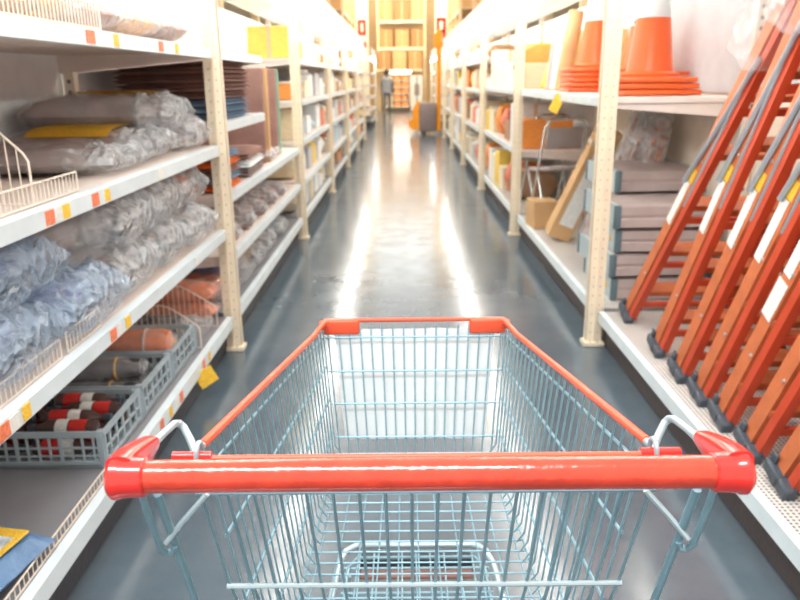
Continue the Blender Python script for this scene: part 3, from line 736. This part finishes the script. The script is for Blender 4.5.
# wire guards and dividers
def guard(lb, x, y0, y1, z, h=.055):
    o = MB(); n = int((y1-y0)/.022)
    for zz in (.004, h): o.tube([(0,0,zz),(0,y1-y0,zz)], .0028, 6)
    for k in range(n+1): o.tube([(0,(y1-y0)*k/n,.004),(0,(y1-y0)*k/n,h)], .0016, 5)
    for yy in (0,y1-y0): o.tube([(0,yy,0),(0,yy,h)], .003, 6)
    g = o.build('wire_guard', M['cream'], None, loc=(x,y0,z)); tag(g, lb, 'wire guard', 'cream wire guards along the shelf fronts'); return g
guard('cream wire guard along the front of the upper left shelf', -.925, 1.05, 2.11, zB+.001)
guard('cream wire guard before the blue bags on the middle shelf', -.925, 1.05, 1.87, zA-.001)
guard('short cream wire guard past the spilled blue bag on the middle shelf', -.925, 1.91, 2.14, zA-.001, .06)
guard('cream wire guard along the bottom deck at lower left', -.925, 1.05, 2.08, zD+.001, .035)
guard('tall cream wire guard on the top left shelf', -.925, 1.05, 2.42, 1.523, .075)
def divider(lb, y, z, pts, x0=-.93):
    m = MB(); P = [Vector((p[0],0,p[1])) for p in pts]
    m.tube([(P[0].x,0,.002)]+P+[(P[-1].x,0,.002)], .0032, 6)
    m.tube([(P[0].x,0,.004),(P[-1].x,0,.004)], .0028, 6)
    x = P[0].x; 
    while x > P[-1].x:
        for a, b in zip(P, P[1:]):
            if b.x <= x <= a.x and a.x-b.x > 1e-6:
                t = (a.x-x)/(a.x-b.x); zz = a.z+(b.z-a.z)*t
                m.tube([(x,0,.004),(x,0,zz)], .0018, 5); break
        x -= .026
    o = m.build('wire_divider', M['cream'], None, loc=(x0,y,z)); tag(o, lb, 'wire divider', 'cream arched wire dividers'); return o
arch = [(0,.09),(-.01,.11),(-.12,.19),(-.16,.205),(-.58,.205)]
divider('cream arched wire divider behind the farthest grey crate', 3.19, zD+.001, arch)
divider('cream arched wire divider before the orange bags, near the left post', 3.50, zD+.001, [(0,.09),(-.01,.11),(-.13,.19),(-.17,.21),(-.58,.21)])
divider('cream wire divider at the near end of the upper left shelf', 1.86, zB+.001, [(0,.11),(-.01,.13),(-.10,.22),(-.14,.25),(-.58,.25)])
# dark bag and orange bags
wrapped_bag('wrapped_sheet','black sheet bag between the two arched dividers','wrapped sheet',(-1.2,3.34,zD),(.52,.26,.10),0,'black_bag','wrap',60,G)
for k, (yy, zz) in enumerate(((3.61,0),(3.62,.10))):
    wrapped_bag('wrapped_sheet',f'{"lower" if k==0 else "upper"} orange sheet bag on the bottom deck at the near left post','wrapped sheet',(-1.2,yy,zD+zz),(.52,.15,.11),0,'orange_fabric','wrap',61+k,G,tail=False)
# top shelf C of first bay : flat cream packs
zC = 1.523
for k in range(5):
    y = 1.75+.42*k
    wrapped_bag('wrapped_pack', f'pale wrapped pack on the top left shelf, {ORD[k]} from the near end', 'wrapped pack', (-1.24,y,zC), (.56,.38,.13), 0, 'card' if k % 2 else 'brown_cloth', 'wrap2', 70+k, 'pale packs on the top left shelf', tail=False)

# ------------------------------------------------------------------ second left bay goods
def folded(lb, loc, d, mt, grp, rz=0, seed=0):
    L, W, H = d
    r = thing('folded_cloth', lb, 'folded cloth', loc, rz, grp)
    m = MB()
    m.pillow((0,0,0), (L,W,H*.56), seed, .004, 14, sq=16); m.build('lower_fold', M[mt], r)
    MB().pillow((0,0,H*.46), (L*.98,W*.97,H*.54), seed+2, .004, 14, sq=16).build('upper_fold', M[mt], r)
    return r
for k in range(4):
    folded(f'blue folded cloth, {ORD[k]} from the bottom of the far shelf pile', (-1.20,4.30,1.173+.035*k), (.56,.72,.034), 'blue_cloth' if k < 3 else 'brown_cloth', 'folded cloths on the second left bay', 0, k)
for k in range(4):
    folded(f'brown folded cloth, {ORD[k]} above the blue pile', (-1.20,4.30,1.313+.045*k), (.58,.74,.044), 'brown_cloth', 'folded cloths on the second left bay', 0, k+9)
cols = ['orange_fabric','blue_cloth','brown_cloth','orange_fabric','blue_cloth']
for k in range(5):
    folded(f'{["orange","blue","brown","orange","pale blue"][k]} folded sheet, {ORD[k]} in the pile just past the near left post', (-1.20,4.05,.813+.04*k), (.56,.45,.039), cols[k], 'sheets behind the near left post', 0, k+20)
for k in range(3):
    folded(f'pale folded sheet, {ORD[k]} in the pile halfway along the second left bay', (-1.20,4.75,.813+.05*k), (.56,.6,.049), ['grey_fabric','board','brown_cloth'][k], 'sheets halfway along the second bay', .05, k+30)
wrapped_bag('wrapped_sheet','pale wrapped pack at the far end of the chest-high shelf in the second left bay','wrapped sheet',(-1.2,5.5,.813),(.56,.5,.10),0,'brown_cloth','wrap2',90,G)
for k in range(5):
    roll(f'clear wrapped brown roll, {ORD[k]} from the near post on the knee-high shelf', (-1.18,4.0+.42*k,.503), .52,.07 if k % 2 else .06,'brown_cloth',.3,'brown rolls on the knee-high shelf','wrap2')
for k, (nm, mt, w) in enumerate((('grey tarpaulin pack','blue_fabric','wrap'),('orange tarpaulin pack','orange_fabric','wrap'),('brown paper pack','card','wrap2'),('brown tarpaulin pack','brown_cloth','wrap2'),('pale blue tarpaulin pack','blue_cloth','wrap2'))):
    wrapped_bag('wrapped_sheet', f'{nm} on the bottom deck of the second left bay', 'wrapped sheet', (-1.2,[4.32,3.93,4.75,5.2,5.75][k],zD), (.54,.38,.15), 0, mt, w, 95+k, G)
# tall boards
for k in range(4):
    o = MB().box((0,0,.32), (.50,.05,.64), bev=.005).build('tall_board', [M['brown_cloth'],M['card'],M['brown_cloth'],M['green']][k], None, smooth=False)
    o.location = (-1.21+.02*(k%2), 5.30+[0,.06,.75,.95][k], .813+(.0 if k<2 else .105 if k < 1 else .0)); o.rotation_euler = (-.04,0,0)
    if k >= 2: o.location = (-1.21, 5.85+.10*(k-2)+.0, .813)
    tag(o, f'{["dark brown","tan","second dark brown","green"][k]} tall board standing on edge in the second left bay', 'board', 'boards standing on edge')

# ------------------------------------------------------------------ small goods in the far bays
def carton_proto():
    r = thing('carton', '', 'carton', (0,0,0))
    MB().box((0,0,.5), (1,1,1), bev=.02).build('box_body', M['cardp'], r, smooth=False)
    MB().box((0,-.003,.5), (.09,1.0,1.004)).build('tape', M['tape'], r, smooth=False)
    return r
def jar_proto():
    r = thing('canister', '', 'canister', (0,0,0))
    MB().lathe([(.40,0),(.5,.03),(.5,.78),(.42,.86),(.30,.88)], 16).build('body', M['cardp'], r)
    MB().lathe([(.31,.86),(.33,.87),(.33,.98),(.28,1.0)], 14).build('lid', M['label'], r)
    return r
def soft_proto():
    r = thing('soft_pack', '', 'pack', (0,0,0))
    MB().pillow((0,0,0), (1,1,1), 5, .05, 10, sq=4, freq=3).build('bag', M['cardp'], r)
    MB().box((0,0,.93), (.5,.5,.16), bev=.04).build('header_card', M['ylabel'], r, smooth=False)
    return r
protos = [('carton',carton_proto(),'carton'),('canister',jar_proto(),'canister'),('soft_pack',soft_proto(),'pack')]
used = set()
pal = [('orange',(.85,.30,.06)),('cream',(.80,.70,.50)),('yellow',(.90,.62,.12)),('white',(.82,.84,.84)),('brown',(.40,.22,.12)),('pale blue',(.50,.66,.78)),('red',(.70,.20,.12)),('tan',(.70,.56,.38)),('grey',(.55,.56,.58)),('white',(.82,.84,.84)),('cream',(.82,.74,.58))]
def fill(sgn, y0, y1, z, hmax, bayname, shelfname, n, big=False):
    side = 'left' if sgn < 0 else 'right'
    y = y0+.12; seg = (y1-y0-.2)/n
    for k in range(n):
        pi = random.choices((0,1,2),(5,2,2))[0]; nm, pr, cat = protos[pi]
        w = seg*random.uniform(.6,.86); h = hmax*random.uniform(.45,.92); dx = random.uniform(.34,.58)
        if pi == 1: w = min(w,.26); dx = w
        if pi == 0 and pi not in used or pi not in used: o = pr; used.add(pi)
        else: o = dup(pr)
        cn, cc = random.choice(pal)
        o.location = (sgn*(LIPX[sgn]+.05+dx/2), y+seg*(k+.5)-.02, z); o.rotation_euler = (0,0,random.uniform(-.04,.04))
        o.scale = (dx, w, h)
        for ch in o.children:
            if ch.data.materials[0] == M['cardp']: ch.color = (*cc,1)
        o['label'] = f'{cn} {nm.replace("_"," ")}, {ORD[k]} along the {shelfname} of the {bayname} {side} bay'
        o['group'] = f'goods in the far {side} bays'
for i in range(2, 6):
    for j, (z, hm, sn) in enumerate(((.197,.27,'bottom deck'),(.503,.30,'second shelf'),(.853,.30,'third shelf'),(1.203,.30,'fourth shelf'),(1.553,.30,'top shelf'))):
        fill(-1, LY[i], LY[i+1], z, hm, ORD[i], sn, 6 if i < 4 else 5)
    sh = ((.197,.45,'bottom deck'),(.723,.42,'second shelf'),(1.223,.32,'third shelf'),(1.603,.28,'top shelf')) if i > 2 else ((.197,.5,'bottom deck'),(.753,.42,'middle shelf'),(1.273,.45,'top shelf'))
    for z, hm, sn in sh: fill(1, RY[i] + (.65 if i == 2 and z < .2 else 0), RY[i+1], z, hm, ORD[i], sn, 6 if i < 4 else 5)
# goods past the cones on the second right bay shelf
for k, (y, mt, lb, h, lean) in enumerate(((5.62,'card','tan long pack leaning beside the farthest cone stack',.55,.15),(5.80,'step','grey rolled mat standing beside the cones on the shelf',.46,.1),(5.98,'stepface','grey brown rolled mat standing on the shelf',.44,.1),(6.2,'yelsheet','amber sack leaning by the second right post',.5,.3))):
    o = MB().lathe([(.045,0),(.055,.01),(.055,h-.01),(.045,h)], 16).build('rolled_mat', M[mt], None); o.location = (1.16,y,1.274); o.rotation_euler = (0,lean,0)
    tag(o, lb, 'roll', 'standing rolls beside the cones')
for k, (y, c_, cn) in enumerate(((5.75,(.85,.6,.25),'tan'),(6.25,(.85,.85,.8),'white'))):
    o = dup(protos[0][1]); o.location = (1.45,y,1.274); o.scale = (.30,.38,.42); o.rotation_euler = (0,0,0)
    for ch in o.children:
        if ch.data.materials[0] == M['cardp']: ch.color = (*c_,1)
    o['label'] = f'{cn} carton at the back of the cone shelf in the second right bay'; o['group'] = 'cartons behind the rolled mats'

# ------------------------------------------------------------------ pallet racking above and at the end
def rack(lb, x0, x1, y0, y1, levels, nlv=5.2, axis='y'):
    r = thing('pallet_rack', lb, 'pallet rack', (0,0,0), 0, 'tall pallet racks')
    L = (y1-y0) if axis == 'y' else (x1-x0); nb = max(1, round(L/2.0))
    for k in range(nb+1):
        for e in (0, 1):
            if axis == 'y': c = ((x0,x1)[e], y0+L*k/nb, nlv/2)
            else: c = (x0+L*k/nb, (y0,y1)[e], nlv/2)
            MB().box(c, (.10,.10,nlv)).build('rack_upright', M['rackpost'], r, smooth=False)
    for z in levels:
        for e in (0, 1):
            if axis == 'y': MB().box(((x0,x1)[e], (y0+y1)/2, z), (.06,L,.12)).build('beam', M['rackbeam'], r, smooth=False)
            else: MB().box(((x0+x1)/2, (y0,y1)[e], z), (L,.06,.12)).build('beam', M['rackbeam'], r, smooth=False)
        MB().box(((x0+x1)/2,(y0+y1)/2,z+.05), (abs(x1-x0)-.08,abs(y1-y0)-.1,.02)).build('deck', M['rackbeam'], r, smooth=False)
    return r
cc2 = [(.50,.27,.10),(.58,.34,.14),(.42,.22,.08),(.62,.40,.18)]
def rackbox(lb, loc, sc, k):
    o = dup(protos[0][1]); o.location = loc; o.scale = sc; o.rotation_euler = (0,0,0)
    for ch in o.children:
        if ch.data.materials[0] == M['cardp']: ch.color = (*cc2[k % 4],1)
    o['label'] = lb; o['group'] = 'cartons on the pallet racks'
for s, nm in ((-1,'left'),(1,'right')):
    sx = s*1.85
    rack(f'tall pallet rack rising behind the {nm} shelving', sx, s*2.75, 8.0, 20.0, (2.25,3.55))
    kk = 0
    for lv, zn in ((2.32,'lower'),(3.62,'upper')):
        for q in range(8):
            if q % 4 == 3 and zn == 'upper': continue
            rackbox(f'large brown carton, {ORD[q]} from the near end, {zn} beam of the {nm} rack', (s*2.28, 8.85+1.48*q, lv), (.86,1.15,.75+.3*random.random()), kk); kk += 1
    # aisle number column
    c = thing('aisle_sign', f'{nm} white column sign with red marks high above the far aisle', 'sign', (s*1.48,29.5,0))
    MB().box((0,0,2.6), (.46,.08,5.2), bev=.01).build('column_panel', nmat('sign_panel', (.80,.76,.62), .5), c, smooth=False)
    m = MB()
    if s > 0:
        for (cx, cz, w, h) in ((-.12,3.30,.12,.40),(.12,3.12,.12,.78),(0,3.48,.34,.12),(0,3.06,.34,.12),(.0,2.60,.36,.16)): m.box((cx,-.045,cz), (w,.012,h))
    else:
        for (cx, cz, w, h) in ((-.10,3.22,.11,.42),(.10,3.22,.11,.42),(0,3.44,.31,.11),(0,3.0,.31,.11),(.0,2.62,.32,.2)): m.box((cx,-.045,cz), (w,.012,h))
    m.build('red_number', M['redlabel'], c, smooth=False)
    rack(f'far tall pallet rack on the {nm} beyond the cross aisle', s*2.0, s*3.0, 27.0, 35.0, (2.3,3.6))
    for q in range(5):
        rackbox(f'brown carton on the far {nm} rack, {ORD[q]} from its near end', (s*2.45, 27.9+1.5*q, 2.37), (.9,1.2,.95), q)
        rackbox(f'brown carton on the far {nm} rack upper beam, {ORD[q]} from its near end', (s*2.45, 27.9+1.5*q, 3.67), (.9,1.2,.95), q+1)
rack('tall pallet rack closing the end of the aisle', -1.02, 1.0, 34.0, 35.2, (2.62,3.72,4.9), 6.0, axis='x')
for q, x in enumerate((-.68,.02,.70)):
    rackbox(f'brown carton on the lowest beam of the end rack, {["left","middle","right"][q]}', (x,34.55,2.69), (.56,.9,.72), q)
    rackbox(f'brown carton on the second beam of the end rack, {["left","middle","right"][q]}', (x,34.55,3.79), (.58,.9,.8), q+1)
for q, x in enumerate((-.66,.0,.66)):
    rackbox(f'brown carton on top of the end display, {["left","middle","right"][q]}', (x-.1,33.5,1.76), (.56,.6,.74), q+2)
bx_ = MB().box((0,0,0), (1.94,.7,.06)).build('shelf_board', M['rackbeam'], None, smooth=False, loc=(-.1,33.5,1.725)); tag(bx_, 'wide board under the cartons above the end display light', 'board')
e = thing('display_shelf', 'orange stocked display shelf under the light at the aisle end', 'shelving', (-.2,33.4,0))
for k in range(6): MB().box((0,0,.2+.27*k), (1.05,.4,.04)).build('shelf', M['cream'], e, smooth=False)
for s in (-1, 1): MB().box((s*.54,0,.82), (.04,.42,1.64)).build('side_panel', M['shelf'], e, smooth=False)
MB().box((0,.2,.82), (1.05,.02,1.6)).build('back_panel', M['backwarm'], e, smooth=False)
MB().box((.15,-.1,1.66), (.85,.12,.09)).build('light_panel', M['led'], e, smooth=False)
for k in range(5):
    for q in range(3):
        o = dup(protos[0][1]); o.location = (-.2-.33+.33*q,33.35,.225+.27*k); o.scale = (.28,.28,.18); o.rotation_euler = (0,0,0)
        for ch in o.children:
            if ch.data.materials[0] == M['cardp']: ch.color = ((.85,.32,.10,1) if q else (.7,.55,.35,1))
        o['label'] = f'{"orange" if q else "tan"} box on the {ORD[k]} shelf of the end display, {["left","middle","right"][q]}'; o['group'] = 'boxes on the end display'
cb = thing('cabinet', 'pale grey cabinet right of the end display shelf', 'cabinet', (.62,33.2,0))
MB().box((0,0,.75), (.5,.4,1.5), bev=.01).build('cabinet_body', nmat('pale_grey', (.62,.62,.58), .6), cb, smooth=False)
MB().box((-.12,-.205,.75), (.22,.015,1.4)).build('door', nmat('pale_grey_door', (.66,.66,.62), .6), cb, smooth=False)
MB().box((.12,-.205,.75), (.22,.015,1.4)).build('door', nmat('pale_grey_door_b', (.66,.66,.62), .6), cb, smooth=False)
st = thing('sign_stand', 'slim dark stand before the pale cabinet', 'stand', (.58,30.5,0))
MB().lathe([(.16,0),(.16,.02),(.02,.04)], 20).build('base', M['darkcloth'], st)
MB().tube([(0,0,.03),(0,0,1.45)], .025, 10).build('pole', M['darkcloth'], st)
MB().box((0,-.01,.95), (.20,.03,.45), bev=.01).build('panel', M['stackbody'], st, smooth=False)

# ------------------------------------------------------------------ pallet stacker
f = thing('pallet_stacker', 'orange and grey pallet stacker parked on the right of the aisle', 'pallet stacker', (.66,19.6,0))
MB().box((-.02,0,.42), (.44,.50,.72), bev=.04, seg=3).build('body', M['stackbody'], f)
MB().prism([(-.44,.12),(-.20,.12),(-.20,.80),(-.28,.82),(-.40,.60),(-.42,.38),(-.50,.34),(-.50,.22)], 'y', -.22, .22).build('cover', M['stackor'], f, smooth=False)
for y in (-.16,.16): MB().box((.27,y,1.30), (.10,.07,2.44), bev=.01).build('mast_rail', M['stackor'], f, smooth=False)
MB().box((.27,0,2.48), (.12,.42,.07), bev=.01).build('mast_bridge', M['stackor'], f, smooth=False)
for z in (.9,1.5): MB().box((.27,0,z), (.06,.30,.05)).build('mast_bridge', M['stackor'], f, smooth=False)
MB().box((.24,-.21,2.26), (.20,.03,.34), bev=.01).build('mast_plate', M['stackor'], f, smooth=False)
for y in (-.14,.14): MB().box((.80,y,.09), (.95,.13,.05), bev=.01).build('fork', M['stackbody'], f, smooth=False)
for (x, y) in ((-.12,-.2),(-.12,.2),(1.1,-.14),(1.1,.14)):
    MB().lathe([(.02,-.03),(.068,-.03),(.072,-.02),(.072,.02),(.068,.03),(.02,.03)], 20, c=(x,y,.072) if x < 1 else (x,y,.072), axis='y').build('wheel', M['tyre'], f)
MB().tube([(-.42,0,.5),(-.55,0,.95),(-.56,-.12,1.02),(-.56,.12,1.02)], .018, 8).build('tiller', M['stackbody'], f)

# ------------------------------------------------------------------ person far down the aisle
def person():
    r = thing('person', 'person in dark clothes walking away down the far aisle', 'person', (-.58,29.0,0))
    vs = [(0,0,.92),(0,0,1.12),(0,-.01,1.32),(0,-.01,1.42),(0,-.02,1.50),(0,-.02,1.60),(0,-.02,1.66),
          (-.17,0,1.36),(-.21,.02,1.10),(-.20,-.10,.90),(-.20,-.14,.82),
          (.17,0,1.36),(.21,-.03,1.10),(.21,.06,.88),(.21,.07,.80),
          (-.09,0,.86),(-.10,-.10,.48),(-.10,-.02,.09),(-.10,-.13,.04),
          (.09,0,.86),(.10,.12,.48),(.10,.26,.12),(.10,.16,.04)]
    es = [(0,1),(1,2),(2,3),(3,4),(4,5),(5,6),(2,7),(7,8),(8,9),(9,10),(2,11),(11,12),(12,13),(13,14),(0,15),(15,16),(16,17),(17,18),(0,19),(19,20),(20,21),(21,22)]
    rad = [.15,.13,.14,.06,.07,.09,.06,.06,.05,.037,.034,.06,.05,.037,.034,.095,.066,.045,.04,.095,.066,.045,.04]
    me = bpy.data.meshes.new('body'); me.from_pydata(vs, es, []); o = bpy.data.objects.new('body', me); C.objects.link(o); o.parent = r
    sm = o.modifiers.new('skin','SKIN'); o.modifiers.new('sub','SUBSURF').levels = 2
    for i, sv in enumerate(me.skin_vertices[0].data): sv.radius = (rad[i], rad[i]*.8); sv.use_root = (i == 0)
    me.materials.append(M['darkcloth'])
    h = MB().lathe([(.02,1.50),(.085,1.52),(.10,1.60),(.095,1.67),(.05,1.72),(.01,1.73)], 16, c=(0,.0,0)).build('hair', M['hair'], r)
    c = MB().lathe([(.19,.88),(.17,1.05),(.18,1.25),(.17,1.38),(.08,1.43)], 16, cap=False).build('jacket', nmat('grey_jacket', (.28,.30,.33), .8), r)
    c.scale = (1,.75,1)
    for s in (-1, 1): MB().pillow((0,0,0), (.10,.26,.09), s, .002, 8).build('shoe', M['tyre'], r, loc=(s*.10, -.07 if s < 0 else .20, .005 if s < 0 else .02))
person()

# ------------------------------------------------------------------ light
w = bpy.data.worlds.new('world'); S.world = w; w.use_nodes = True
bg = w.node_tree.nodes['Background']; bg.inputs[0].default_value = (1,.93,.84,1); bg.inputs[1].default_value = .95
def area(name, loc, rot, sx, sy, e, col):
    l = bpy.data.lights.new(name, 'AREA'); l.shape = 'RECTANGLE'; l.size = sx; l.size_y = sy; l.energy = e; l.color = col
    o = bpy.data.objects.new(name, l); C.objects.link(o); o.location = loc; o.rotation_euler = rot; return o
area('near_fill_light', (-.6,-.4,4.2), (0,0,0), 2.4, .30, 150, (.90,.96,1))  # unseen overhead light, narrowed to give a streak on the trolley handle
area('left_fill_light', (-3.2,14,6.2), (0,0,0), 3, 16, 600, (1,.93,.82))  # added unseen light for the left racks and far aisle
area('right_fill_light', (3.2,14,6.2), (0,0,0), 3, 16, 600, (1,.93,.82))  # its counterpart, added to light the right racks
area('end_fill_light', (0,29,6.3), (math.radians(35),0,0), 5, 4, 650, (1,.88,.66))  # warm fill added out of view to brighten the aisle end

cam = bpy.data.cameras.new('camera'); co = bpy.data.objects.new('camera', cam); C.objects.link(co); S.camera = co
cam.sensor_width = 36; cam.lens = 742*36/800; cam.clip_end = 200; cam.clip_start = .02
Rm = Matrix.Rotation(.0061,4,'Z') @ Matrix.Rotation(math.radians(90-16.6),4,'X') @ Matrix.Rotation(-.012,4,'Z')
co.matrix_world = Matrix.Translation((0,0,1.37)) @ Rm
cam.dof.use_dof = True; cam.dof.focus_distance = 1.0; cam.dof.aperture_fstop = 7.0
S.view_settings.view_transform = 'Standard'; S.view_settings.look = 'None'; S.view_settings.gamma = 1; S.view_settings.use_curve_mapping = False
S.view_settings.exposure = .52
